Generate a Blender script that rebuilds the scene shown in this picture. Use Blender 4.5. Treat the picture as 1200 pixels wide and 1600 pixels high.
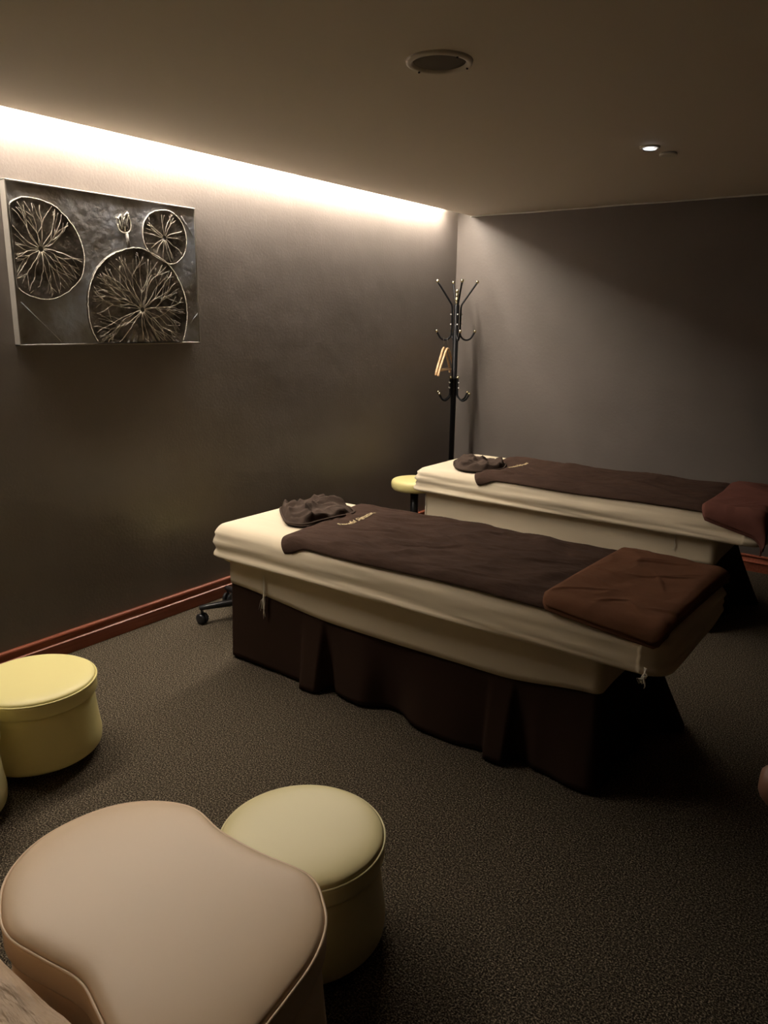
import bpy, bmesh, math, random
from mathutils import Vector, Matrix, noise
PI = math.pi
for o in list(bpy.data.objects): bpy.data.objects.remove(o)
S = bpy.context.scene
COL = S.collection

# ------------------------------------------------------------------ camera, world, exposure
CAM = Vector((3.2788, -5.4299, 1.6))
FPX = 1190.0
def _d(px, py): return Vector((px - 600, 800 - py, -FPX)).normalized()
_Y = _d(1497, 515); _mX = _d(-1070, 476); _mX = (_mX - _Y * _mX.dot(_Y)).normalized(); _X = -_mX; _Z = _X.cross(_Y)
ROT = Matrix((_X, _Y, _Z))                       # camera axes -> world axes
cam = bpy.data.cameras.new('camera'); cam.sensor_fit = 'VERTICAL'; cam.sensor_height = 36
cam.lens = FPX / 1600 * 36; cam.clip_start = 0.02
camo = bpy.data.objects.new('camera', cam); COL.objects.link(camo)
camo.matrix_world = Matrix.Translation(CAM) @ ROT.to_4x4()
S.camera = camo
w = bpy.data.worlds.new('world'); S.world = w; w.use_nodes = True
w.node_tree.nodes['Background'].inputs[0].default_value = (0, 0, 0, 1)
w.node_tree.nodes['Background'].inputs[1].default_value = 0
S.view_settings.view_transform = 'Standard'; S.view_settings.look = 'None'
S.view_settings.gamma = 1; S.view_settings.use_curve_mapping = False
S.view_settings.exposure = 0.0
LED_COLOR = (1.0, 0.895, 0.77); LED_POWER = 162.0

# ------------------------------------------------------------------ materials
def mat(name, col, rough=.6, metal=0, spec=.5, emit=None, estr=0, coat=0, sheen=0):
    m = bpy.data.materials.new(name); m.use_nodes = True
    b = m.node_tree.nodes['Principled BSDF']
    b.inputs['Base Color'].default_value = (*col, 1); b.inputs['Roughness'].default_value = rough
    b.inputs['Metallic'].default_value = metal; b.inputs['Specular IOR Level'].default_value = spec
    b.inputs['Coat Weight'].default_value = coat
    b.inputs['Sheen Weight'].default_value = sheen
    if emit: b.inputs['Emission Color'].default_value = (*emit, 1); b.inputs['Emission Strength'].default_value = estr
    return m
def N(m, t): return m.node_tree.nodes.new(t)
def L(m, a, b): m.node_tree.links.new(a, b)
def coords(m, scale=(1, 1, 1)):
    tc = N(m, 'ShaderNodeTexCoord'); mp = N(m, 'ShaderNodeMapping'); mp.inputs['Scale'].default_value = scale
    L(m, tc.outputs['Object'], mp.inputs['Vector']); return mp.outputs['Vector']
def noisy(m, c1, c2, scale, vec=None, detail=4, lo=.35, hi=.65, kind='noise'):
    vec = vec or coords(m)
    if kind == 'noise':
        n = N(m, 'ShaderNodeTexNoise'); n.inputs['Scale'].default_value = scale; n.inputs['Detail'].default_value = detail; out = n.outputs['Fac']
    else:
        n = N(m, 'ShaderNodeTexVoronoi'); n.inputs['Scale'].default_value = scale; out = n.outputs['Color']
    L(m, vec, n.inputs['Vector'])
    r = N(m, 'ShaderNodeValToRGB'); r.color_ramp.elements[0].position = lo; r.color_ramp.elements[1].position = hi
    r.color_ramp.elements[0].color = (*c1, 1); r.color_ramp.elements[1].color = (*c2, 1)
    L(m, out, r.inputs['Fac']); L(m, r.outputs['Color'], m.node_tree.nodes['Principled BSDF'].inputs['Base Color'])
    return out, r
def bump(m, scale, strength, dist=.002, vec=None, detail=4, height=None):
    vec = vec or coords(m)
    if height is None:
        n = N(m, 'ShaderNodeTexNoise'); n.inputs['Scale'].default_value = scale; n.inputs['Detail'].default_value = detail
        L(m, vec, n.inputs['Vector']); height = n.outputs['Fac']
    b = N(m, 'ShaderNodeBump'); b.inputs['Strength'].default_value = strength; b.inputs['Distance'].default_value = dist
    L(m, height, b.inputs['Height'])
    p = m.node_tree.nodes['Principled BSDF']
    if p.inputs['Normal'].links: L(m, p.inputs['Normal'].links[0].from_socket, b.inputs['Normal'])
    L(m, b.outputs['Normal'], p.inputs['Normal'])

M = {}
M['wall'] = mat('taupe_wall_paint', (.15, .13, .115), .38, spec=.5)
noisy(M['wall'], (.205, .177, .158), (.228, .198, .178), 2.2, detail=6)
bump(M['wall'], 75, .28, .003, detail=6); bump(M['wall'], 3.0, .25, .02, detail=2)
M['wall2'] = mat('taupe_wall_paint_dimmed', (.15, .13, .115), .5, spec=.4)  # back wall: left wall's taupe, darkened to stand in for weaker light
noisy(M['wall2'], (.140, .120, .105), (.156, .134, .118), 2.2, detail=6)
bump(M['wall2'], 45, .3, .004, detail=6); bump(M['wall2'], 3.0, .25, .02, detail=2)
M['darkwall'] = mat('unseen_wall_light_absorber', (.05, .04, .033), .6)  # unseen right and front walls, colour set dark to cut bounced light
M['ceiling'] = mat('ceiling_paint', (.80, .725, .62), .75)
bump(M['ceiling'], 3, .12, .01, detail=2)
M['slot'] = mat('cove_white', (.7, .68, .64), .8)
M['carpet'] = mat('loop_carpet', (.1, .08, .06), .95, spec=.05)
def _carpet(m):
    v = coords(m)
    n = N(m, 'ShaderNodeTexNoise'); n.inputs['Scale'].default_value = 190; n.inputs['Detail'].default_value = 4; n.inputs['Roughness'].default_value = .75; L(m, v, n.inputs['Vector'])
    r = N(m, 'ShaderNodeValToRGB'); cr = r.color_ramp
    cr.elements[0].position = .38; cr.elements[0].color = (.017, .013, .009, 1)
    cr.elements[1].position = .66; cr.elements[1].color = (.46, .38, .27, 1)
    e = cr.elements.new(.50); e.color = (.072, .057, .040, 1)
    L(m, n.outputs['Fac'], r.inputs['Fac'])
    L(m, r.outputs['Color'], m.node_tree.nodes['Principled BSDF'].inputs['Base Color'])
    vo = N(m, 'ShaderNodeTexVoronoi'); vo.inputs['Scale'].default_value = 230; L(m, v, vo.inputs['Vector'])
    a = N(m, 'ShaderNodeMath'); a.operation = 'ADD'; L(m, n.outputs['Fac'], a.inputs[0]); L(m, vo.outputs['Distance'], a.inputs[1])
    bump(m, 1, .9, .006, height=a.outputs[0])
_carpet(M['carpet'])
M['mahogany'] = mat('mahogany_varnish', (.17, .036, .018), .36, spec=.5, coat=.15)
noisy(M['mahogany'], (.30, .080, .042), (.42, .125, .068), 6, vec=coords(M['mahogany'], (12, .6, 12)))
M['sheet'] = mat('cream_stretch_sheet', (.70, .60, .44), .85, spec=.2)
bump(M['sheet'], 500, .12, .0006); bump(M['sheet'], 5, .3, .012, vec=coords(M['sheet'], (.5, 1.6, 2.2)), detail=3)
M['skirt'] = mat('dark_brown_skirt', (.034, .019, .013), .95, spec=.05)
bump(M['skirt'], 8, .25, .01, detail=3)
M['blanket'] = mat('dark_brown_terry', (.065, .034, .024), .95, spec=.05)
noisy(M['blanket'], (.052, .031, .023), (.062, .037, .027), 14, detail=6)
bump(M['blanket'], 700, .35, .0015); bump(M['blanket'], 6, .8, .02, vec=coords(M['blanket'], (1.0, 2.8, 1)), detail=6)
M['towel'] = mat('chestnut_towel', (.18, .075, .038), .95, spec=.05)
noisy(M['towel'], (.125, .058, .032), (.150, .070, .040), 9, detail=6)
bump(M['towel'], 700, .35, .0015); bump(M['towel'], 8, .5, .012, detail=5)
M['redtowel'] = mat('reddish_brown_towel', (.20, .075, .055), .95, spec=.05)
noisy(M['redtowel'], (.155, .064, .050), (.185, .078, .060), 9, detail=6)
bump(M['redtowel'], 700, .35, .0015); bump(M['redtowel'], 8, .5, .012, detail=5)
M['greytowel'] = mat('grey_brown_towel', (.072, .051, .040), .95, spec=.05)
bump(M['greytowel'], 700, .35, .0015); bump(M['greytowel'], 22, .5, .01, detail=4)
M['thread'] = mat('gold_thread', (.70, .55, .30), .6)
M['string'] = mat('white_cotton_string', (.75, .70, .60), .8)
M['yellow'] = mat('yellow_vinyl', (.78, .69, .30), .42, spec=.4)
bump(M['yellow'], 260, .08, .0008); bump(M['yellow'], 5, .10, .01, detail=2)
M['yellow2'] = mat('pale_yellow_vinyl', (.76, .68, .37), .42, spec=.4)
bump(M['yellow2'], 260, .08, .0008); bump(M['yellow2'], 5, .10, .01, detail=2)
M['pink'] = mat('pinkish_cream_vinyl', (.82, .63, .43), .42, spec=.4)
bump(M['pink'], 260, .08, .0008); bump(M['pink'], 5, .10, .01, detail=2)
M['leather'] = mat('cream_leather', (.68, .50, .33), .5, spec=.35)
bump(M['leather'], 200, .15, .001); bump(M['leather'], 9, 1.0, .035, vec=coords(M['leather'], (.7, 2.4, 1)), detail=5)
M['tan'] = mat('tan_leather', (.24, .125, .08), .5)
M['black'] = mat('black_plastic', (.018, .018, .02), .35)
M['blackm'] = mat('black_gloss_metal', (.008, .008, .009), .38, spec=.22)
M['brass'] = mat('brass', (.88, .78, .50), .22, metal=1)
M['chrome'] = mat('chrome', (.75, .75, .75), .18, metal=1)
M['nickel'] = mat('nickel', (.9, .88, .84), .4, metal=.6)
M['beech'] = mat('beech_wood', (.66, .42, .22), .4)
noisy(M['beech'], (.56, .35, .17), (.72, .48, .27), 8, vec=coords(M['beech'], (1, 1, 9)))
M['grille'] = mat('speaker_grille', (.16, .135, .105), .8)
M['trimwhite'] = mat('ceiling_trim_plastic', (.72, .66, .56), .35)
M['led'] = mat('led_diffuser', (.8, .8, .8), .5, emit=LED_COLOR, estr=LED_POWER)
M['bulb'] = mat('lit_bulb', (.8, .8, .8), .5, emit=(.85, .88, 1), estr=3.0)
M['darkwood'] = mat('dark_wood', (.03, .018, .012), .6)
M['canvas'] = mat('pewter_paint', (.20, .20, .20), .42, metal=.15, spec=.5)
def _canvas(m):
    v = coords(m)
    o1, r = noisy(m, (.20, .175, .15), (.62, .70, .86), 3.2, vec=v, detail=7, lo=.38, hi=.66)
    e = r.color_ramp.elements.new(.52); e.color = (.38, .38, .39, 1)
    bump(m, 26, .9, .008, detail=8); bump(m, 160, .3, .002)
_canvas(M['canvas'])
M['pad'] = mat('dark_pewter_relief', (.08, .07, .06), .45, metal=.35)
noisy(M['pad'], (.09, .078, .065), (.36, .33, .30), 9, detail=7)
bump(M['pad'], 60, .8, .006, detail=8)
M['vein'] = mat('silver_relief', (.80, .74, .62), .35, metal=.3)
bump(M['vein'], 200, .8, .003)
M['frame'] = mat('clear_edge', (.30, .275, .24), .35, metal=.2)

# ------------------------------------------------------------------ helpers
def tag(o, label=None, cat=None, group=None, kind=None):
    if label: o['label'] = label
    if cat: o['category'] = cat
    if group: o['group'] = group
    if kind: o['kind'] = kind
    return o
def empty(name, loc, label, cat, group=None, rz=0):
    o = bpy.data.objects.new(name, None); o.empty_display_size = .1; COL.objects.link(o)
    o.location = loc; o.rotation_euler = (0, 0, rz)
    return tag(o, label, cat, group)
def obj(name, bm, m, parent=None, smooth=True, kind=None, solid=0, soff=1, sub=0):
    me = bpy.data.meshes.new(name); bmesh.ops.recalc_face_normals(bm, faces=bm.faces) if not solid else None
    bm.to_mesh(me); bm.free()
    if smooth:
        for p in me.polygons: p.use_smooth = True
    me.materials.append(m)
    o = bpy.data.objects.new(name, me); COL.objects.link(o)
    if parent: o.parent = parent
    if kind: o['kind'] = kind
    if solid:
        md = o.modifiers.new('thickness', 'SOLIDIFY'); md.thickness = solid; md.offset = soff
    if sub:
        md = o.modifiers.new('smooth', 'SUBSURF'); md.levels = md.render_levels = sub
    return o
def BM(): return bmesh.new()
def box(bm, x0, x1, y0, y1, z0, z1, bev=0, seg=2):
    v = [bm.verts.new(p) for p in ((x0,y0,z0),(x1,y0,z0),(x1,y1,z0),(x0,y1,z0),(x0,y0,z1),(x1,y0,z1),(x1,y1,z1),(x0,y1,z1))]
    f = [bm.faces.new([v[i] for i in q]) for q in ((0,3,2,1),(4,5,6,7),(0,1,5,4),(1,2,6,5),(2,3,7,6),(3,0,4,7))]
    if bev:
        es = list({e for q in f for e in q.edges})
        bmesh.ops.bevel(bm, geom=es, offset=bev, segments=seg, affect='EDGES', profile=.5)
    return bm
def tube(bm, pts, r, n=10, cap=True):
    pts = [Vector(p) for p in pts]; k = len(pts)
    rs = r if isinstance(r, (list, tuple)) else [r] * k
    t = (pts[1] - pts[0]).normalized(); up = Vector((0, 0, 1)) if abs(t.z) < .9 else Vector((1, 0, 0))
    a = t.cross(up).normalized(); rings = []
    for i, p in enumerate(pts):
        t = (pts[min(i+1, k-1)] - pts[max(i-1, 0)]).normalized()
        a = (a - t * a.dot(t)).normalized(); b = t.cross(a)
        rings.append([bm.verts.new(p + (a * math.cos(2*PI*j/n) + b * math.sin(2*PI*j/n)) * rs[i]) for j in range(n)])
    for i in range(k-1):
        for j in range(n): bm.faces.new((rings[i][j], rings[i][(j+1) % n], rings[i+1][(j+1) % n], rings[i+1][j]))
    if cap: bm.faces.new(rings[0][::-1]); bm.faces.new(rings[-1])
    return bm
def loop_tube(bm, pts, r, n=8):
    pts = [Vector(p) for p in pts]; k = len(pts); rings = []
    for i, p in enumerate(pts):
        t = (pts[(i+1) % k] - pts[i-1]).normalized(); a = t.cross(Vector((0, 0, 1))).normalized(); b = t.cross(a)
        rings.append([bm.verts.new(p + (a * math.cos(2*PI*j/n) + b * math.sin(2*PI*j/n)) * r) for j in range(n)])
    for i in range(k):
        for j in range(n): bm.faces.new((rings[i][j], rings[i][(j+1) % n], rings[(i+1) % k][(j+1) % n], rings[(i+1) % k][j]))
    return bm
def lathe(bm, prof, c=(0, 0, 0), n=40, axis='Z'):
    rings = []
    for r, z in prof:
        if r < 1e-6: rings.append([bm.verts.new((c[0], c[1], c[2] + z))])
        else: rings.append([bm.verts.new((c[0] + r*math.cos(2*PI*j/n), c[1] + r*math.sin(2*PI*j/n), c[2] + z)) for j in range(n)])
    for A, B in zip(rings, rings[1:]):
        for j in range(n):
            q = [A[j % len(A)], A[(j+1) % len(A)], B[(j+1) % len(B)], B[j % len(B)]]
            u = []
            for v in q:
                if v not in u: u.append(v)
            if len(u) > 2: bm.faces.new(u)
    return bm
def ball(bm, c, r, n=12):
    return lathe(bm, [(r*math.sin(PI*i/8), -r*math.cos(PI*i/8)) if 0 < i < 8 else (0, -r*math.cos(PI*i/8)) for i in range(9)], c, n)
def catmull(P, per):
    out = []; k = len(P)
    for i in range(k):
        p0, p1, p2, p3 = (Vector(P[(i+d) % k]) for d in (-1, 0, 1, 2))
        for j in range(per):
            t = j/per
            out.append(.5*((2*p1) + (p2-p0)*t + (2*p0-5*p1+4*p2-p3)*t*t + (3*p1-p0-3*p2+p3)*t**3))
    return out
def rrect(x0, x1, y0, y1, r, step, cn=8):
    """closed counter-clockwise rounded rectangle as (x, y, nx, ny)"""
    out = []
    def side(a, b, n):
        k = max(1, int((Vector(b) - Vector(a)).length / step))
        for i in range(1, k): out.append((a[0] + (b[0]-a[0])*i/k, a[1] + (b[1]-a[1])*i/k, *n))
    def cor(cx, cy, a0):
        for i in range(cn+1):
            a = a0 + PI/2*i/cn; out.append((cx + r*math.cos(a), cy + r*math.sin(a), math.cos(a), math.sin(a)))
    side((x0+r, y0), (x1-r, y0), (0, -1)); cor(x1-r, y0+r, -PI/2)
    side((x1, y0+r), (x1, y1-r), (1, 0)); cor(x1-r, y1-r, 0)
    side((x1-r, y1), (x0+r, y1), (0, 1)); cor(x0+r, y1-r, PI/2)
    side((x0, y1-r), (x0, y0+r), (-1, 0)); cor(x0+r, y0+r, PI)
    return out
def inset(x, y, nx, ny, d, x0, x1, y0, y1):
    a, b = x + nx*d, y + ny*d
    if d < 0: a = min(max(a, x0-d), x1+d); b = min(max(b, y0-d), y1+d)
    return a, b
def skin(bm, rings, top=True, bottom=False, closed=True):
    R = [[bm.verts.new(p) for p in r] for r in rings]
    for A, B in zip(R, R[1:]):
        n = len(A)
        for j in range(n if closed else n-1): bm.faces.new((A[j], A[(j+1) % n], B[(j+1) % n], B[j]))
    if top: bm.faces.new(R[-1])
    if bottom: bm.faces.new(R[0][::-1])
    return R
def ss(a, b, x):
    t = max(0, min(1, (x-a)/(b-a))); return t*t*(3-2*t)
def nz(x, y=0, z=0): return noise.noise(Vector((x, y, z)))
def ridge(x, y, z=0):
    return (1 - abs(noise.noise(Vector((x, y, z))))*2.4)

# ------------------------------------------------------------------ setting
RX, RY0, ZC, SLOT = 4.9, -7.2, 2.395, .118
bm = BM(); box(bm, -.1, RX+.1, RY0-.1, .1, -.1, 0); obj('floor', bm, M['carpet'], kind='structure', smooth=False)
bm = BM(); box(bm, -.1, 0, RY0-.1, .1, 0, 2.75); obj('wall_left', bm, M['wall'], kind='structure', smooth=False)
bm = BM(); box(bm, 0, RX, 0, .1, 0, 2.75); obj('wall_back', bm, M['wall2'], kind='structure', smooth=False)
bm = BM(); box(bm, RX, RX+.1, RY0-.1, .1, 0, 2.75); obj('wall_right', bm, M['darkwall'], kind='structure', smooth=False)
bm = BM(); box(bm, 0, RX, RY0-.1, RY0, 0, 2.75); obj('wall_front', bm, M['darkwall'], kind='structure', smooth=False)
bm = BM(); box(bm, SLOT, RX, RY0, 0, ZC, ZC+.03); obj('ceiling', bm, M['ceiling'], kind='structure', smooth=False)
bm = BM(); box(bm, 0, RX, RY0, 0, 2.66, 2.75); box(bm, SLOT+.06, SLOT+.1, RY0, 0, ZC+.03, 2.66)
obj('trim_cove', bm, M['slot'], kind='structure', smooth=False)
bm = BM()                                                        # thin pale bead between ceiling and back wall
tube(bm, [(SLOT + (RX-SLOT)*i/40, -.006, ZC-.006 + .003*nz(i*.35)) for i in range(41)], .006, 6)
obj('trim_ceiling', bm, M['slot'], kind='structure')
def baseboard(name, a, b, nrm, m):
    prof = [(.0, .112), (.010, .112), (.016, .109), (.018, .103), (.014, .097), (.008, .095), (.008, .090), (.013, .078), (.018, .070),
            (.024, .066), (.024, .062), (.019, .060), (.019, .004), (.019, 0), (0, 0)]
    bm = BM(); A = [bm.verts.new(Vector(a) + Vector(nrm)*d + Vector((0, 0, z))) for d, z in prof]
    B = [bm.verts.new(Vector(b) + Vector(nrm)*d + Vector((0, 0, z))) for d, z in prof]
    for i in range(len(prof)): bm.faces.new((A[i], A[(i+1) % len(prof)], B[(i+1) % len(prof)], B[i]))
    bm.faces.new(A); bm.faces.new(B[::-1])
    obj(name, bm, m, kind='structure', smooth=False)
baseboard('baseboard_left', (0, RY0, 0), (0, 0, 0), (1, 0, 0), M['mahogany'])
baseboard('baseboard_back', (0, 0, 0), (RX, 0, 0), (0, -1, 0), M['mahogany'])
baseboard('baseboard_right', (RX, 0, 0), (RX, RY0, 0), (-1, 0, 0), M['mahogany'])

# LED strip lying in the slot between ceiling and left wall
t = empty('cove_light', (.062, 0, 2.444), 'hidden strip lamp washing the left wall from the slot at the ceiling edge', 'lamp')
bm = BM(); box(bm, -.025, .025, -4.75, -.22, -.004, 0); bmesh.ops.rotate(bm, cent=(0, 0, 0), matrix=Matrix.Rotation(-math.radians(34), 3, 'Y'), verts=bm.verts); obj('light_strip', bm, M['led'], t, smooth=False)
bm = BM(); box(bm, -.0615, .018, -4.75, -.22, .0125, .020); box(bm, -.012, .012, -4.75, -.22, .001, .013); obj('mounting_rail', bm, M['slot'], t, smooth=False)

# ------------------------------------------------------------------ massage beds
X0, X1, Y0, Y1 = .612, 2.708, -3.15, -2.375          # mattress outline of the near bed
ZT = .677; ER = .045                                # mattress top and edge radius
def make_bed(dx, dy, label, seed, ties, rough_w, drop=0):
    root = empty('massage_bed', (1.6+dx, -2.78+dy, 0), label, 'bed', 'massage beds')
    ox, oy = 1.6, 2.78
    def P(x, y, z): return (x-ox, y+oy, z)
    # mattress with fitted sheet
    base = rrect(X0, X1, Y0, Y1, .07, .006)
    prof = [(-.12, .535), (-.03, .527), (.004, .524), (.014, .530), (.016, .538), (.011, .546), (.006, .553), (.004, .562), (.005, .574), (.007, .590),
            (.008, .606), (.005, .622), (0, .634), (-.006, .647), (-.016, .659), (-.029, .669), (-.045, .675), (-.07, ZT), (-.12, ZT+.001), (-.2, ZT+.001), (-.3, ZT+.001)]
    rings = []
    for d, z in prof:
        r = []
        for x, y, nx, ny in base:
            q = ss(-.05, 0, d) * (1 - .5*ss(.62, .66, z))
            s = x + y*1.3
            wv = (.013*nz(s*.7+seed, z*24, seed) + .009*nz(s*1.2, z*60+s*2.6, seed+4)) * rough_w * q
            zz = z + .006*nz(s*1.1, seed+7)*ss(.60, .53, z) - 0
            if ny < -.5 and z > .53:                                # gathered seam near the foot corner
                wv += .007*math.exp(-((x-2.635)/.006)**2) + .006*math.exp(-((z-.605-(2.635-x)*.12)/.006)**2)*ss(2.40, 2.62, x)*(x < 2.635)
                wv += .005*math.exp(-((z-.575+(2.635-x)*.10)/.005)**2)*ss(2.45, 2.62, x)*(x < 2.635)
            dd = max(d, -.31) + wv
            r.append(P(*inset(x, y, nx, ny, dd, X0, X1, Y0, Y1), zz))
        rings.append(r)
    bm = BM(); skin(bm, rings, True, True)
    mt = obj('mattress', bm, M['sheet'], root)
    # lower band of the sheet, hanging over the bed base
    ax0, ax1, ay0, ay1 = .668, 2.490, -3.085, -2.465
    base = rrect(ax0, ax1, ay0, ay1, .03, .02)
    rings = []
    for k in range(9):
        r = []
        for x, y, nx, ny in base:
            front = ss(-2.95, -3.07, y)
            zb = .385 - front*(.048*ss(.66, 1.35, x) - .040*ss(2.1, 2.49, x)) - drop*(1-ss(1.6, 2.4, x))
            t_ = k/8; z = .545*(1-t_) + zb*t_
            s = x + y*1.3
            wv = (.007*nz(s*2+seed, z*13, seed+2) + .004*nz(s*3, z*30, seed)) * math.sin(PI*min(1, t_*1.2)*.9)
            wv += .006*ss(.5, 1, t_)*nz(s*1.5, seed)
            r.append(P(x + nx*(wv+.004), y + ny*(wv+.004), z))
        rings.append(r)
    bm = BM(); skin(bm, rings, False)
    obj('hanging_sheet', bm, M['sheet'], root, solid=.002, soff=-1)
    # pleated skirt
    base = rrect(ax0+.002, ax1-.002, ay0+.006, ay1-.006, .022, .008, 6)
    rings = []
    K = 22
    def front_d(x):
        d = .010
        d += .050*ss(1.12, 1.165, x)*(1-ss(1.245, 1.262, x))           # box pleat with sharp right edge
        d -= .045*ss(1.25, 1.265, x)*(1-ss(1.275, 1.34, x))
        d += .018*ss(1.32, 1.42, x)*(1-ss(1.48, 1.58, x))
        d -= .045*ss(1.46, 1.60, x)*(1-ss(1.62, 1.74, x))
        d += .026*ss(1.68, 1.80, x)*(1-ss(1.92, 2.08, x))
        d += .048*ss(2.06, 2.09, x)*(1-ss(2.16, 2.18, x))
        d -= .035*ss(2.17, 2.185, x)*(1-ss(2.20, 2.28, x))
        d += .025*ss(2.30, 2.44, x)
        return d
    for k in range(K+1):
        t_ = k/K; z = .50*(1-t_) + .012*t_; r = []
        for x, y, nx, ny in base:
            if ny < -.5: d = front_d(x) + .006*nz(x*4, seed)
            elif nx > .5: d = .02 + .115*ss(-2.62, -2.47, y) + .025*math.sin((y+3.1)*22)*ss(-3.05, -2.9, y)
            elif nx < -.5: d = .010 + .012*math.sin(y*19)
            else: d = .02 + .02*math.sin(x*17+seed) + .14*ss(2.2, 2.49, x)
            g = max(0, (t_-.30)/.70)**1.1
            r.append(P(x + nx*d*g, y + ny*d*g, z + .008*g*nz(x*3, y*3, seed)))
        rings.append(r)
    bm = BM(); skin(bm, rings, False)
    obj('pleated_skirt', bm, M['skirt'], root, solid=.002, soff=-1)
    bm = BM(); box(bm, ax0+.06-ox, ax1-.06-ox, ay0+.07+oy, ay1-.07+oy, .0, .526, .01)
    obj('bed_base', bm, M['darkwood'], root)
    # cotton ties
    for kind, tx, z0, z1 in ties:
        bm = BM(); yy = Y0 - .020 if z0 > .54 else ay0 - .014
        rnd = random.Random(int(tx*100))
        n_ = 8
        for s_ in range(3 if kind == 'tassel' else 1):
            off = (s_-1)*.004; ph = rnd.random()*6; le = z1 + (s_ != 1)*rnd.random()*.06
            pts = [P(tx + off + .006*math.sin(ph+i*.9)*(i/n_), yy - .002*s_, z0 + (le-z0)*i/n_) for i in range(n_+1)]
            tube(bm, pts, [.0018]*4 + [.0026, .0034, .003, .0022, .001] if kind == 'tassel' else .0025, 6)
        if kind == 'tassel':
            ball(bm, P(tx, yy, z0 - (z0-z1)*.45), .007, 8)
            for s_ in range(7):
                a = rnd.uniform(-1, 1)
                st = z0 - (z0-z1)*.48; L_ = (z0-z1)/.2
                tube(bm, [P(tx, yy, st), P(tx - .012 + a*.012, yy-.004, st-.02*L_), P(tx - .022*L_ + a*.02*L_, yy-.003, st-(.05+.02*rnd.random())*L_)], .0007, 4)
        obj('tie_string', bm, M['string'], root)
    return root
make_bed(0, 0, 'nearer massage bed, whole in view, cream sheet tied over a pleated dark brown skirt', 3.1,
         [('tassel', .915, .47, .262), ('tassel', 2.655, .560, .490), ('line', 2.45, .50, .49)], 1.0)
make_bed(-.06, 1.78, 'farther massage bed by the back wall, cream sheet sagging in folds', 8.4,
         [('line', .690, .50, .30), ('line', 2.29, .50, .41)], 1.7, .07)
# seam line where the fitted sheet is gathered at the near foot corner of each bed is part of the sheet folds

def wrap1(s, edge):
    """s = distance past the start of the rounded edge -> (outward, down)"""
    if s <= 0: return (s, 0)
    if s < edge*PI/2: return (edge*math.sin(s/edge), edge*(1-math.cos(s/edge)))
    return (edge, edge + s - edge*PI/2)
def drape(x, y, lift, dx, dy, x1=X1, edge=ER):
    """a flat cloth coordinate laid over the mattress: wraps over near, far and foot edges"""
    X, Y, Z = x, y, ZT
    r = edge + lift
    e = Y0 + edge
    if y < e: o, d = wrap1(e-y, r); Y = e-o; Z -= d
    e = Y1 - edge
    if y > e: o, d = wrap1(y-e, r); Y = e+o; Z -= d
    e = x1 - edge
    if x > e: o, d = wrap1(x-e, r); X = e+o; Z -= d
    return Vector((X+dx, Y+dy, Z+lift+.002))
def cloth(name, fn, nu, nv, m, loc, thick, label=None, cat=None, group=None, parent=None, sub=0):
    bm = BM(); V = [[bm.verts.new(fn(i/nu, j/nv) - Vector(loc)) for j in range(nv+1)] for i in range(nu+1)]
    for i in range(nu):
        for j in range(nv): bm.faces.new((V[i][j], V[i+1][j], V[i+1][j+1], V[i][j+1]))
    o = obj(name, bm, m, parent, solid=thick, soff=1, sub=sub)
    if not parent: o.location = loc
    if label: tag(o, label, cat, group)
    return o
def creases(seed, n, x0, x1, y0, y1, h0, h1, l0, l1, along=.55):
    r = random.Random(seed); out = []
    for _ in range(n):
        a = r.uniform(-along, along); l_ = r.uniform(l0, l1)
        out.append((r.uniform(x0, x1), r.uniform(y0, y1), math.cos(a), math.sin(a), l_, r.uniform(.005, .011), r.uniform(h0, h1), r.uniform(-.6, .6)))
    return out
def crease_h(cs_, x, y):
    h = 0
    for cx, cy, ca, sa, l_, w_, hh, bend in cs_:
        u = (x-cx)*ca + (y-cy)*sa
        if abs(u) > l_: continue
        v = -(x-cx)*sa + (y-cy)*ca - bend*u*u
        if abs(v) > 4*w_: continue
        h = max(h, hh*(1-(u/l_)**2)*math.exp(-(v/w_)**2*(.5 if v > 0 else 1.6)))
    return h
def blanket_fn(dx, dy, seed, nearcorner=0.0, hump=.0):
    CR = creases(int(seed*10), 34, 1.05, 2.3, -3.1, -2.42, .003, .010, .05, .28)
    def fn(u, v):
        # u along the bed (head to foot), v from near side to far side
        xl = .955 + .10*(1-v)**1.5 + .02*math.sin(v*5)
        x = xl + (2.42-xl)*u
        ynear = -3.168 - .018*math.exp(-(u*14)**2) + .004*math.sin(u*9+seed)*ss(0, .2, u) + .02*ss(.05, .12, u)
        yfar = -2.365 + .005*math.sin(u*11+seed)
        y = ynear + (yfar-ynear)*v
        # round the two head corners
        cr_ = .055
        if u < .12:
            k = 1-u/.12
            if v < .14: x += .045*(k**2)*((1-v/.14)**2)
            if v > .9: x += .05*(k**2)*(((v-.9)/.1)**2)
        edge = min(1, min(u, 1-u)*25, min(v, 1-v)*12)
        h = .013*max(0, ridge(x*1.8+seed, y*5+x*1.2, seed)-.25)
        h += .006*max(0, ridge(x*5+seed, y*11-x*3, seed+3))
        h += .014*max(0, ridge(x*2.6-y*1.4+seed, y*2.4, seed+9)-.55)
        h += crease_h(CR, x, y)*(1-math.exp(-((x-1.15)/.05)**2)*(abs(y+2.72) < .17))
        h += hump*math.exp(-((x-1.08)/.10)**2 - ((y+2.44)/.06)**2)
        return drape(x, y, .002 + h*edge, dx, dy)
    return fn
B2 = (-.06, 1.78)
cloth('blanket', blanket_fn(0, 0, 2.2), 230, 120, M['blanket'], (1.7, -2.78, ZT), .005,
      'dark brown terry blanket with gold script spread along the nearer massage bed', 'blanket', 'blankets on the massage beds')
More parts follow.
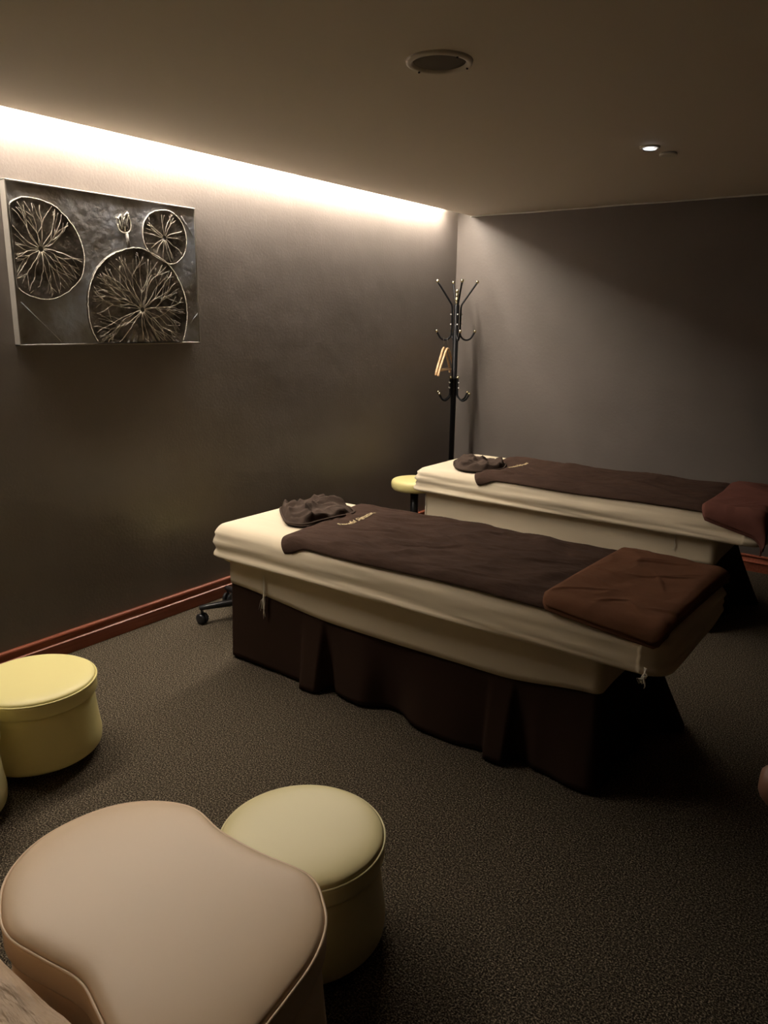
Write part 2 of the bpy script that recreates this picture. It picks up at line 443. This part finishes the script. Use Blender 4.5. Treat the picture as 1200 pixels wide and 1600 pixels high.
cloth('blanket', blanket_fn(*B2, 6.6, hump=.014), 230, 120, M['blanket'], (1.64, -1.0, ZT), .005,
      'dark brown terry blanket spread on the farther bed by the back wall', 'blanket', 'blankets on the massage beds')

def foot_towel(dx, dy, seed, m, label, xa, xb, yn0, yn1, tilt, loc, layers=2, bulge=0.0):
    # xa..xb along the bed, near edge overhang from yn0 (head side) to yn1 (foot side)
    CR = creases(int(seed*10)+1, 14, xa+.05, xb-.05, -3.1, -2.42, .003, .008, .05, .16, 1.2)
    def mk(lift, grow, sd):
        def fn(u, v):
            x = xa + (xb-xa)*u - grow*.3 + grow*u + tilt*(v-.5)
            yn = yn0 + (yn1-yn0)*u - grow; yf = -2.335 + .006*math.sin(u*6) + grow*.3
            y = yn + (yf-yn)*v
            k = .02
            cu, cv = min(u, 1-u), min(v, 1-v)
            if cu < .08 and cv < .07:                         # rounded corners
                a = (1-cu/.08)*(1-cv/.07)
                x += (.018 if u < .5 else -.018)*a; y += (.018 if v < .5 else -.018)*a
            edge = min(1, cu*30, cv*30)
            h = .010*max(0, ridge(x*3+sd, y*3.2-x*1.5, sd)-.2) + .004*max(0, ridge(x*9+sd, y*7, sd+3))
            h += crease_h(CR, x, y)
            h += bulge*math.exp(-((x-2.50)/.16)**2-((y+2.62)/.16)**2)
            return drape(x, y, lift + h*edge*(1 if lift > .015 else .2) + .004*math.sin(PI*v), dx, dy)
        return fn
    o = cloth('folded_towel', mk(.0175, 0, seed), 110, 150, m, loc, .005, label, 'towel', 'towels at the foot of the beds')
    c = cloth('lower_fold', lambda u, v: mk(.0095, .005, seed)(u, v), 110, 150, m, loc, .005, parent=o)
    return o
foot_towel(0, 0, 4.4, M['towel'], 'chestnut brown folded towel across the foot of the nearer massage bed', 2.285, 2.716, -3.155, -3.198, .03, (2.52, -2.8, ZT))
foot_towel(*B2, 9.1, M['redtowel'], 'reddish brown folded towel hanging over the foot of the farther massage bed', 2.425, 2.80, -3.185, -3.275, .03, (2.5, -1.0, ZT), bulge=.03)

def rumpled(poly, dx, dy, seed, label, z0, hgt):
    P_ = catmull([(a, b, 0) for a, b in poly], 9); n = len(P_)
    c = sum(P_, Vector()) / n; Rr = 30; bm = BM(); rings = []
    for k in range(Rr+1):
        t_ = 1 - k/Rr; r = []
        for i, p in enumerate(P_):
            q = c + (p-c)*(t_ if k < Rr else .001)
            a = math.atan2(p.y-c.y, p.x-c.x)
            prof = ss(0, .16, 1-t_)
            w1 = max(0, ridge(q.x*9+seed, q.y*5+q.x*5, seed)); w2 = max(0, ridge(q.x*15-q.y*8+seed, q.y*12, seed+5))
            fold = .55 + .45*math.sin(a*7+seed + 5*t_)
            h = hgt*prof*(.15 + .62*w1**1.4 + .36*w2 + .20*fold*ss(0, .5, t_))
            r.append((q.x-c.x, q.y-c.y, h + .004*prof))
        rings.append(r)
    low = [[(p.x-c.x, p.y-c.y, 0) for p in P_]]
    skin(bm, low + rings, True, True)
    o = obj('rumpled_towel', bm, M['greytowel']); o.location = (c.x+dx, c.y+dy, z0)
    tag(o, label, 'towel', 'rumpled towels at the head of the beds')
    # stitched hem, a rope of cloth along the side facing the blanket
    hem = [Vector((p.x-c.x, p.y-c.y, .010)) for i, p in enumerate(P_)]
    b2 = BM(); loop_tube(b2, [h*1.0 for h in hem], .0055, 7); obj('hem', b2, M['greytowel'], o)
    return o
rumpled([(.739, -2.802), (.85, -2.90), (.94, -2.962), (1.02, -2.935), (1.03, -2.84), (1.045, -2.73), (1.055, -2.62), (.955, -2.545), (.845, -2.565), (.765, -2.60), (.715, -2.65), (.765, -2.735), (.72, -2.765)][::-1],
        0, 0, 1.7, 'crumpled grey brown towel at the head of the nearer massage bed', ZT+.010, .055)
rumpled([(.754, -1.19), (.692, -1.069), (.711, -1.007), (.786, -.965), (.848, -.92), (.90, -.90), (.97, -.936), (1.014, -.965), (1.07, -1.10), (1.06, -1.19), (1.02, -1.27), (.97, -1.30), (.888, -1.31), (.819, -1.27)],
        0, 0, 5.3, 'crumpled grey brown towel at the head of the farther massage bed', ZT+.010, .045)

# script embroidery on the blankets
def embroidery(dx, dy, name_parent, cx, cy, length, seedfn):
    cu = bpy.data.curves.new('embroidery', 'FONT'); cu.body = 'Peaceful Signature'; cu.shear = .45; cu.size = .04; cu.offset = .0003
    cu.align_x = 'CENTER'; cu.align_y = 'CENTER'; cu.resolution_u = 3
    tmp = bpy.data.objects.new('embroidery', cu); COL.objects.link(tmp)
    dg = bpy.context.evaluated_depsgraph_get(); me = bpy.data.meshes.new_from_object(tmp.evaluated_get(dg))
    bpy.data.objects.remove(tmp)
    w_ = max(v.co.x for v in me.vertices) - min(v.co.x for v in me.vertices); k = length/w_
    bm = BM(); bm.from_mesh(me); bmesh.ops.subdivide_edges(bm, edges=bm.edges, cuts=1)
    for v in bm.verts:
        a, b = v.co.x*k, v.co.y*k*1.15
        x = cx - b; y = cy + a
        v.co = (x+dx, y+dy, 0)
    return bm
def surface_z(fn, x, y):
    """height of a draped cloth under (x, y): nearest grid sample"""
    best = None
    for i in range(41):
        for j in range(81):
            p = fn(i/40*.3, j/80); d = (p.x-x)**2 + (p.y-y)**2
            if best is None or d < best[0]: best = (d, p.z)
    return best[1]
for (dx, dy, sd, hump, par) in ((0, 0, 2.2, 0, 'blanket'), (*B2, 6.6, .014, 'blanket.001')):
    fn = blanket_fn(dx, dy, sd, hump=hump)
    bm = embroidery(dx, dy, par, 1.150, -2.72, .275, None)
    samp = [fn(i/60*.3, j/120) for i in range(61) for j in range(121)]
    samp = [p for p in samp if 1.05+dx < p.x < 1.25+dx and -2.95+dy < p.y < -2.5+dy]
    for v in bm.verts:
        near = sorted(samp, key=lambda p: (p.x-v.co.x)**2+(p.y-v.co.y)**2)[:3]
        v.co.z = sum(p.z for p in near)/3 + .0068
    pr = bpy.data.objects[par]
    for v in bm.verts: v.co -= pr.location
    bmesh.ops.solidify(bm, geom=bm.faces, thickness=-.0008)
    e = obj('embroidered_script', bm, M['thread'], pr, smooth=False); e['label'] = 'gold embroidered lettering'

# ------------------------------------------------------------------ upholstered footstools
def outline_normals(P_):
    k = len(P_); out = []
    for i in range(k):
        t = (P_[(i+1) % k] - P_[i-1]).normalized(); out.append(Vector((t.y, -t.x, 0)))
    return out
def stool(name, P_, c, seam, mats, label, cat, group, bulge=.028, flare=.006, band=.055, name2='cushion'):
    """P_ ccw outline around the origin (rim), seam = height of the piping"""
    Nn = outline_normals(P_); root = empty(name, (c[0], c[1], 0), label, cat, group)
    def ring(d, z): return [(p.x + n.x*d, p.y + n.y*d, z) for p, n in zip(P_, Nn)]
    def sc(k, z): return [(p.x*k, p.y*k, z) for p in P_]
    zb = seam - band
    body = [ring(-.04, .028), ring(-.016, .030), ring(flare-.010, .036), ring(flare-.004, .044), ring(flare-.002, .055), ring(flare-.001, .08)]
    for q in range(1, 7): body.append(ring(flare-.001 - (flare+.011)*(q/6)**.8, .08 + (zb-.08-.004)*q/6))
    body += [ring(-.016, zb-.001), ring(-.024, zb+.003), ring(-.04, zb+.005)]
    bm = BM(); skin(bm, body, True, True); obj('body', bm, mats[0], root)
    top = [ring(-.03, zb+.001), ring(-.008, zb+.0015), ring(-.002, zb+.005), ring(.001, zb+.014), ring(.001, seam-.012), ring(0, seam-.003), ring(-.003, seam)]
    for q, kz in ((.985, .30), (.96, .50), (.92, .68), (.86, .82), (.76, .92), (.62, .975), (.45, 1), (.25, 1.01), (.08, 1.01)):
        top.append(sc(q, seam + bulge*kz))
    bm = BM(); skin(bm, top, True, True); obj(name2, bm, mats[1], root)
    bm = BM(); loop_tube(bm, ring(.0005, seam+.001), .0032, 8); obj('piping', bm, mats[2], root)
    r = max(p.length for p in P_)*.55
    for a in (.6, 2.2, 3.8, 5.3):
        bm = BM(); lathe(bm, [(0, 0), (.018, 0), (.02, .03), (0, .03)], (r*math.cos(a), r*math.sin(a), 0), 14); obj('foot', bm, M['black'], root)
    return root
def circle(r, n=96): return [Vector((r*math.cos(2*PI*i/n), r*math.sin(2*PI*i/n), 0)) for i in range(n)]
stool('round_footstool', circle(.215), (.742, -4.112, 0), .300, (M['yellow'], M['yellow'], M['yellow']),
      'yellow vinyl round footstool near the left wall, its whole oval top in view', 'stool', 'round footstools', bulge=.022)
stool('round_footstool', circle(.213), (2.112, -4.163, 0), .303, (M['yellow2'], M['yellow2'], M['yellow2']),
      'pale yellow round footstool standing behind the pinkish cream kidney-shaped stool', 'stool', 'round footstools', bulge=.024)
stool('round_footstool', circle(.213), (.852, -4.541, 0), .300, (M['yellow2'], M['yellow2'], M['yellow2']),
      'sliver of a pale yellow footstool cut off by the left edge of the photo', 'stool', 'round footstools', bulge=.024)
KID = [(1.916, -4.839), (1.84, -4.785), (1.79, -4.70), (1.781, -4.605), (1.808, -4.505), (1.873, -4.432), (1.968, -4.393), (2.085, -4.412), (2.210, -4.410), (2.343, -4.396),
       (2.418, -4.437), (2.465, -4.485), (2.498, -4.557), (2.514, -4.64), (2.525, -4.74), (2.512, -4.82), (2.462, -4.874), (2.378, -4.886), (2.284, -4.862), (2.196, -4.842), (2.095, -4.856), (1.995, -4.866)]
KID = [(a, b, 0) for a, b in KID][::-1]
kp = catmull(KID, 7); kc = sum(kp, Vector()) / len(kp); kp = [p-kc for p in kp]
ar = sum(kp[i-1].x*kp[i].y - kp[i].x*kp[i-1].y for i in range(len(kp)))
if ar < 0: kp = kp[::-1]
for _ in range(1): kp = [(kp[i-1] + kp[i]*2 + kp[(i+1) % len(kp)])/4 for i in range(len(kp))]
stool('kidney_ottoman', kp, kc, .448, (M['pink'], M['pink'], M['pink']),
      'large pinkish cream kidney-shaped ottoman in the foreground in front of the armchair', 'ottoman', None, bulge=.022, flare=.012, band=.07)

# cream leather armchair, only the front of its seat reaches into the photo
ac = empty('armchair', (2.15, -5.3, 0), 'wrinkled cream leather seat in the bottom left corner, behind the kidney-shaped ottoman', 'armchair')
def pad(name, x0, x1, y0, y1, z0, z1, r, m, parent, wr=.006, seed=0, loc=(2.15, -5.3)):
    bm = BM(); prof = []
    base = rrect(x0, x1, y0, y1, r*1.2, .02)
    for i in range(7): a = PI/2*i/6; prof.append((-r + r*math.sin(a), z0 + r*.6*(1-math.cos(a))))
    for i in range(7): a = PI/2*i/6; prof.append((-r + r*math.cos(a), z1 - r + r*math.sin(a)))
    for d in (.03, .07, .12, .18, .24):
        if r + d < min(x1-x0, y1-y0)/2 - .02: prof.append((-r-d, z1 + .012*ss(0, .2, d)))
    rings = []
    for d, z in prof:
        rings.append([(inset(x, y, nx, ny, d, x0, x1, y0, y1)[0] - loc[0], inset(x, y, nx, ny, d, x0, x1, y0, y1)[1] - loc[1], z + wr*max(0, ridge((x+nx*d)*7+seed, (y+ny*d)*11+(x+nx*d)*4, seed))*ss(z0, z1, z)) for x, y, nx, ny in base])
    skin(bm, rings, True, True); return obj(name, bm, m, parent)
pad('seat_cushion', 1.82, 2.48, -5.46, -4.905, .30, .502, .060, M['leather'], ac, .009, 3)
pad('armrest', 1.64, 1.81, -5.62, -4.98, .06, .62, .06, M['leather'], ac, .004, 5)
pad('armrest', 2.49, 2.66, -5.62, -4.98, .06, .62, .06, M['leather'], ac, .004, 6)
pad('backrest', 1.82, 2.48, -5.66, -5.47, .10, .98, .07, M['leather'], ac, .004, 7)
pad('seat_base', 1.82, 2.48, -5.46, -4.955, .03, .295, .03, M['leather'], ac, .004, 8)
for x, y in ((1.72, -5.08), (2.57, -5.08), (1.72, -5.55), (2.57, -5.55)):
    bm = BM(); lathe(bm, [(0, 0), (.02, 0), (.025, .08), (0, .08)], (x-2.15, y+5.3, 0), 12); obj('leg', bm, M['darkwood'], ac)

# tan armchair off to the right, only the tip of one arm is in the photo
tc_ = empty('armchair', (3.55, -3.10, 0), 'tan rounded armrest tip entering at the right edge of the photo', 'armchair')
bm = BM()
lp = [(3.038, -3.37, .428), (3.039, -3.37, .428), (3.05, -3.37, .428), (3.075, -3.37, .425), (3.2, -3.37, .405), (3.5, -3.37, .41), (3.9, -3.37, .42), (3.95, -3.37, .42)]
tube(bm, [(a-3.55, b+3.10, c) for a, b, c in lp], [.012, .028, .045, .06, .07, .075, .075, .05], 28); obj('armrest', bm, M['tan'], tc_)
bm = BM(); tube(bm, [(a-3.55, b+3.65, c) for a, b, c in lp], [.012, .028, .045, .06, .07, .075, .075, .05], 28); obj('armrest', bm, M['tan'], tc_)
pad('seat_cushion', 3.16, 3.80, -3.285, -2.915, .22, .40, .05, M['tan'], tc_, .003, 2, (3.55, -3.10))
pad('backrest', 3.81, 3.96, -3.285, -2.915, .22, .90, .05, M['tan'], tc_, .003, 2, (3.55, -3.10))
for y in (-3.37, -2.82):
    for x in (3.24, 3.86):
        bm = BM(); tube(bm, [(x-3.55, y+3.10, 0), (x-3.55, y+3.10, .345)], .018, 12); obj('leg', bm, M['darkwood'], tc_)
bm = BM(); box(bm, -.34, .40, -.19, .19, .17, .215, .008); obj('seat_frame', bm, M['darkwood'], tc_)

# ------------------------------------------------------------------ rolling stools
def rolling_stool(c, zt, rot, label):
    root = empty('rolling_stool', (c[0], c[1], 0), label, 'stool', 'rolling stools', rz=rot)
    bm = BM(); R_ = .165
    lathe(bm, [(0, -.078), (R_-.03, -.078), (R_-.012, -.072), (R_-.003, -.060), (R_, -.045), (R_, -.028), (R_-.004, -.014), (R_-.014, -.005), (R_-.035, 0), (R_-.08, .003), (0, .004)], (0, 0, zt), 56)
    obj('seat', bm, M['yellow'], root)
    bm = BM(); lathe(bm, [(0, zt-.085), (.08, zt-.085), (.085, zt-.079), (0, zt-.079)], n=30); obj('seat_plate', bm, M['black'], root)
    bm = BM(); lathe(bm, [(0, .10), (.029, .10), (.029, zt-.086), (0, zt-.086)], n=24); obj('post', bm, M['black'], root)
    hub = [(0, .075), (.045, .075), (.048, .09), (.04, .125), (.030, .135), (0, .135)]
    bm = BM(); lathe(bm, hub, n=24); obj('hub', bm, M['black'], root)
    for k in range(5):
        a = 2*PI*k/5; d = Vector((math.cos(a), math.sin(a), 0)); s = Vector((-d.y, d.x, 0))
        bm = BM(); rings = []
        for q in range(7):
            f = q/6; rr = .035 + .255*f; hw = .021 - .007*f; z1 = .122 - .022*f; z0 = .085 - .005*f
            p = d*rr
            rings.append([tuple(p - s*hw + Vector((0, 0, z0))), tuple(p + s*hw + Vector((0, 0, z0))), tuple(p + s*hw + Vector((0, 0, z1-.006))), tuple(p + s*hw*.6 + Vector((0, 0, z1))), tuple(p - s*hw*.6 + Vector((0, 0, z1))), tuple(p - s*hw + Vector((0, 0, z1-.006)))])
        skin(bm, rings, True, True); arm = obj('base_arm', bm, M['black'], root)
        cx, cy = d.x*.278, d.y*.278
        bm = BM()
        ax = Vector((math.cos(a+.6), math.sin(a+.6), 0))
        tube(bm, [(cx, cy, .082), (cx, cy, .045)], .007, 8)
        for sg in (-1, 1):
            c0 = Vector((cx, cy, .029)) + ax*sg*.006
            tube(bm, [c0, c0+ax*sg*.003, c0+ax*sg*.014, c0+ax*sg*.018], [.022, .0285, .0285, .022], 22)
        obj('caster', bm, M['black'], arm)
    return root
# one arm of the first stool has to reach the caster seen beyond the bed's head
A_ = Vector((.224, -2.905)); Hb = Vector((.375, -2.655))
rolling_stool((Hb.x, Hb.y), .425, math.atan2(A_.y-Hb.y, A_.x-Hb.x), 'black rolling base with a caster at the floor by the head of the nearer bed')
rolling_stool((.37, -1.07), .53, .5, 'round yellow seat on a black post beside the head of the farther bed')

# ------------------------------------------------------------------ coat rack with hangers
RKX, RKY = .188, -.285
rk = empty('coat_rack', (RKX, RKY, 0), 'black metal coat rack with brass ball tips in the corner behind the farther bed', 'coat rack')
bm = BM(); lathe(bm, [(0, .06), (.021, .06), (.021, 1.17), (.023, 1.172), (.023, 1.178), (.0215, 1.18), (.0215, 1.722), (.018, 1.728), (0, 1.73)], n=24); obj('pole', bm, M['blackm'], rk)
bm = BM(); lathe(bm, [(0, 1.729), (.013, 1.729), (.015, 1.738), (.010, 1.745), (.014, 1.755), (.017, 1.765), (.012, 1.776), (.009, 1.782), (.014, 1.792), (.012, 1.803), (.008, 1.808), (.013, 1.82), (.012, 1.83), (.006, 1.838), (0, 1.84)], n=20)
obj('finial', bm, M['brass'], rk)
def arc(pts, per=6):
    P_ = [Vector(p) for p in pts]; out = []
    for i in range(len(P_)-1):
        p0 = P_[max(i-1, 0)]; p1 = P_[i]; p2 = P_[i+1]; p3 = P_[min(i+2, len(P_)-1)]
        for j in range(per):
            t = j/per; out.append(.5*((2*p1) + (p2-p0)*t + (2*p0-5*p1+4*p2-p3)*t*t + (3*p1-p0-3*p2+p3)*t**3))
    out.append(P_[-1]); return out
BA = math.atan2(.591, .806)
for a in (BA+.13, BA+.13+PI/2, BA+.13+PI, BA+.13+1.5*PI):
    d = Vector((math.cos(a), math.sin(a), 0))
    def Q(r, z): return d*r + Vector((0, 0, z))
    bm = BM(); tube(bm, arc([Q(.150, 1.888), Q(.055, 1.752), Q(.036, 1.715), Q(.033, 1.66), Q(.033, 1.53), Q(.045, 1.487), Q(.078, 1.466), Q(.115, 1.478), Q(.146, 1.525)]), .0072, 10)
    hk = obj('double_hook', bm, M['blackm'], rk)
    for p in (Q(.154, 1.894), Q(.149, 1.531)): bm = BM(); ball(bm, p, .0125, 14); obj('ball_tip', bm, M['brass'], hk)
    for z in (1.655, 1.582): bm = BM(); ball(bm, Q(.041, z), .006, 10); obj('screw', bm, M['nickel'], hk)
for a in (BA+.55, BA-.55, BA+PI+.55, BA+PI-.55):
    d = Vector((math.cos(a), math.sin(a), 0))
    bm = BM(); tube(bm, arc([Q(.032, 1.175), Q(.032, 1.07), Q(.040, 1.035), Q(.075, 1.008), Q(.108, 1.02), Q(.132, 1.058)]), .0072, 10)
    hk = obj('lower_hook', bm, M['blackm'], rk)
    for p in (Q(.032, 1.183), Q(.135, 1.064)): bm = BM(); ball(bm, p, .012, 14); obj('ball_tip', bm, M['brass'], hk)
    for z in (1.145, 1.105): bm = BM(); ball(bm, Q(.040, z), .006, 10); obj('screw', bm, M['nickel'], hk)
for k in range(4):
    a = BA + k*PI/2; d = Vector((math.cos(a), math.sin(a), 0))
    bm = BM(); tube(bm, arc([Q(.018, .30), Q(.028, .22), Q(.07, .14), Q(.12, .06), Q(.15, .012), Q(.165, .014)]), .009, 10); obj('foot', bm, M['blackm'], rk)

def hanger(loc, ang, label):
    root = empty('clothes_hanger', loc, label, 'hanger', 'wooden hangers on the coat rack', rz=ang)
    # local x runs along the shoulders, origin at the top of the wood
    bm = BM(); ptsL = []
    for s in (-1, 1):
        path = arc([(0, 0, .002), (s*.03, 0, -.008), (s*.08, 0, -.055), (s*.14, 0, -.115), (s*.185, 0, -.165), (s*.198, 0, -.195)], 6)
        tube(bm, path, [.009]*len(path), 8)
    obj('shoulder', bm, M['beech'], root)
    bm = BM(); tube(bm, [(-.172, 0, -.158), (.172, 0, -.158)], .005, 8); obj('trouser_bar', bm, M['beech'], root)
    bm = BM(); tube(bm, arc([(0, 0, 0), (0, 0, .03), (.008, 0, .045), (.018, 0, .058), (.012, 0, .076), (0, 0, .080), (-.014, 0, .070), (-.017, 0, .058)], 5), .0017, 7); obj('wire_hook', bm, M['chrome'], root)
hd = (BA+.13+PI); hp = Vector((math.cos(hd), math.sin(hd), 0))
ha = math.atan2(-.86*.93 - .6*.36, .51*.93 - .8*.36)
base_h = Vector((RKX, RKY, 0)) + hp*.082
hanger(base_h + Vector((-.008, .002, 1.404)), ha+.10, 'pale wooden hanger on the coat rack, the left one of the pair')
hanger(base_h + hp*-.024 + Vector((.002, -.006, 1.399)), ha+.05, 'pale wooden hanger on the coat rack, the right one of the pair, nearer the pole')

# ------------------------------------------------------------------ relief artwork on the left wall
PY, PZ, PW, PH, PD = -3.652, 1.475, .985, .664, .042
art = empty('wall_art', (0, PY, PZ), 'pewter grey lotus leaf relief panel hanging on the left wall', 'wall art')
def U(u, v, d=0): return (PD + d, u, v)
bm = BM(); box(bm, .001, PD, 0, PW, 0, PH, .003, 1)
for v in bm.verts:
    pass
obj('panel', bm, M['canvas'], art, smooth=False)
bm = BM()
for a, b in (((0, 0), (PW, 0)), ((PW, 0), (PW, PH)), ((PW, PH), (0, PH)), ((0, PH), (0, 0))):
    x0_, x1_ = sorted((a[0], b[0])); y0_, y1_ = sorted((a[1], b[1]))
    box(bm, .004, PD+.004, x0_-.004, x1_+.004, y0_-.004, y1_+.004, .002, 1)
obj('edge_band', bm, M['frame'], art, smooth=False)
def clip_in(u, v): return 0.008 < u < PW-.008 and .008 < v < PH-.008
def leaf(cu, cv, outline, seed, nb):
    P_ = catmull([(a, b, 0) for a, b in outline], 8); c = Vector((cu, cv, 0))
    P_ = [p + (p-c).normalized()*.003*nz(i*.5, seed) for i, p in enumerate(P_)]
    def clampv(p): return Vector((min(max(p.x, .006), PW-.006), min(max(p.y, .006), PH-.006), 0))
    bm = BM(); rings = []
    for k, h in ((1, 0), (.985, .007), (.96, .008), (.90, .006), (.6, .006), (.3, .004), (.1, .001), (.01, .0)):
        r = []
        for p in P_:
            q = clampv(c + (p-c)*k); r.append(U(q.x, q.y, h + (.003*nz(q.x*30, q.y*30, seed) if .05 < k < .95 else 0)))
        rings.append(r)
    skin(bm, rings, True); lf = obj('lotus_leaf', bm, M['pad'], art)
    bm = BM(); k = len(P_)
    for i in range(k):                                           # raised rim
        a, b = c+(P_[i]-c)*.985, c+(P_[(i+1) % k]-c)*.985
        if clip_in(a.x, a.y) and clip_in(b.x, b.y): tube(bm, [U(a.x, a.y, .0075), U(b.x, b.y, .0075)], .0015, 5)
    rnd = random.Random(seed)
    def edge_dist(ang):
        best = 9
        for p in P_:
            d = p-c; da = abs((math.atan2(d.y, d.x)-ang+PI) % (2*PI) - PI)
            if da < .12: best = min(best, d.length)
        return best if best < 9 else .1
    def vein(p, ang, r, length, depth):
        pts = [U(p.x, p.y, .007)]; q = p.copy(); n_ = max(2, int(length/.016)); a = ang
        for i in range(n_):
            a += rnd.choice((-.16, -.05, .05, .16)); q = q + Vector((math.cos(a), math.sin(a), 0))*length/n_
            if not clip_in(q.x, q.y) or (q-c).length > .95*edge_dist(math.atan2(q.y-c.y, q.x-c.x)): break
            pts.append(U(q.x, q.y, .0085 + rnd.uniform(-.0028, .0012)))
            if depth < 2 and i > 1 and rnd.random() < .15:
                for sg in (-1, 1):
                    if rnd.random() < .75: vein(q.copy(), a + sg*rnd.uniform(.3, .6), r*.8, (length-(i+1)*length/n_)*.85, depth+1)
                if rnd.random() < .25: break
        if len(pts) > 1: tube(bm, pts, [r*(1-.45*i/len(pts)) for i in range(len(pts))], 5)
    for b in range(nb):
        a = 2*PI*(b + rnd.uniform(-.25, .25))/nb; R_ = edge_dist(a)
        vein(c + Vector((math.cos(a), math.sin(a), 0))*.012, a, .0012, R_*1.0, 0)
    obj('leaf_veins', bm, M['vein'], lf)
leaf(.128, .403, [(-.02, .50), (-.005, .56), (.04, .597), (.105, .609), (.209, .588), (.289, .519), (.325, .45), (.337, .385), (.325, .32), (.303, .281), (.235, .224), (.145, .191), (.047, .209), (-.004, .255), (-.03, .33), (-.04, .42)], 5, 20)
leaf(.63, .161, [(.40, -.05), (.371, .004), (.345, .055), (.333, .107), (.330, .17), (.337, .227), (.360, .29), (.401, .35), (.47, .405), (.564, .442), (.62, .450), (.667, .445), (.771, .407), (.825, .365), (.856, .325), (.89, .26), (.905, .20), (.907, .14), (.895, .07), (.868, -.003), (.82, -.09), (.72, -.14), (.6, -.15), (.48, -.12)], 11, 27)
leaf(.784, .506, [(.656, .507), (.66, .55), (.677, .583), (.715, .618), (.765, .634), (.815, .638), (.853, .627), (.89, .60), (.911, .565), (.922, .525), (.921, .488), (.91, .45), (.884, .415), (.83, .385), (.77, .395), (.70, .425), (.665, .465)], 23, 14)
bm = BM()                                                        # lotus bud and stem
for pts in ([(.523, .545), (.530, .520), (.554, .508), (.580, .515), (.593, .535), (.592, .560), (.584, .590)], [(.515, .572), (.530, .566), (.535, .548), (.545, .525)],
            [(.540, .590), (.545, .560), (.556, .535), (.562, .515)], [(.577, .600), (.560, .575), (.548, .552), (.545, .530)], [(.584, .600), (.577, .570), (.566, .545), (.560, .52)],
            [(.523, .568), (.537, .580), (.545, .588)], [(.560, .583), (.569, .592), (.578, .602)]):
    p3 = arc([U(a, b, .005) for a, b in pts], 4); tube(bm, p3, .0028, 6)
for i in range(9): ball(bm, U(.572 + .001*i, .500 - .006*i, .004), .0032, 8)
bd = obj('lotus_bud', bm, M['vein'], art)
bm = BM(); P_ = catmull([(.520, .560, 0), (.528, .520, 0), (.556, .508, 0), (.590, .525, 0), (.594, .570, 0), (.582, .600, 0), (.560, .575, 0), (.545, .590, 0)], 5); c = Vector((.557, .55, 0))
skin(bm, [[U((c+(p-c)*k).x, (c+(p-c)*k).y, h) for p in P_] for k, h in ((1, 0), (.9, .004), (.5, .007), (.05, .008))], True); obj('bud_petals', bm, M['pad'], bd)
bm = BM(); tube(bm, [U(.568, .508, .002), U(.578, .445, .002)], .008, 8); obj('stem', bm, M['pad'], art)
for a, b in (((.02, .18), (.19, .012)), ((.93, .10), (.978, .15)), ((.90, .62), (.975, .53))):
    bm = BM(); tube(bm, [U(a[0], a[1], .0015), U(b[0], b[1], .0015)], .002, 5); obj('scored_line', bm, M['canvas'], art)

# ------------------------------------------------------------------ ceiling fittings
cs = empty('ceiling_speaker', (1.832, -3.182, ZC), 'large round recessed fitting with a pale ring in the ceiling near the camera', 'ceiling speaker')
bm = BM(); lathe(bm, [(.083, -.001), (.088, -.010), (.096, -.012), (.104, -.008), (.106, 0), (.083, 0)], n=56); obj('trim_ring', bm, M['trimwhite'], cs)
bm = BM(); lathe(bm, [(0, -.004), (.06, -.004), (.084, -.002), (.084, .0), (0, .0)], n=48); obj('grille', bm, M['grille'], cs)
for a in (2.9, 5.9, .9):
    bm = BM(); ball(bm, (.094*math.cos(a), .094*math.sin(a), -.012), .004, 8); obj('screw', bm, M['black'], cs)
dl = empty('downlight', (2.005, -1.642, ZC), 'small round downlight with a bright white lens in the ceiling', 'downlight')
bm = BM(); lathe(bm, [(.030, -.002), (.034, -.008), (.044, -.006), (.046, 0), (.030, 0)], n=40); obj('trim_ring', bm, M['trimwhite'], dl)
bm = BM(); lathe(bm, [(0, -.004), (.020, -.005), (.028, -.002), (.029, 0), (0, 0)], n=32)
bmesh.ops.rotate(bm, cent=(0, 0, 0), matrix=Matrix.Rotation(math.radians(16), 3, Vector((.86, .5, 0))), verts=bm.verts)
for v in bm.verts: v.co.z -= .009
obj('lens', bm, M['bulb'], dl)
bm = BM(); tube(bm, [(-.022, -.020, -.019), (.018, .018, -.013)], .0022, 6); obj('glare_bar', bm, M['black'], dl)
sd = empty('ceiling_disc', (2.037, -1.468, ZC), 'small blank round cover plate in the ceiling beside the lit downlight', 'cover plate')
bm = BM(); lathe(bm, [(0, -.014), (.034, -.014), (.040, -.012), (.041, -.006), (.036, 0), (0, 0)], n=40); obj('cover', bm, M['trimwhite'], sd)
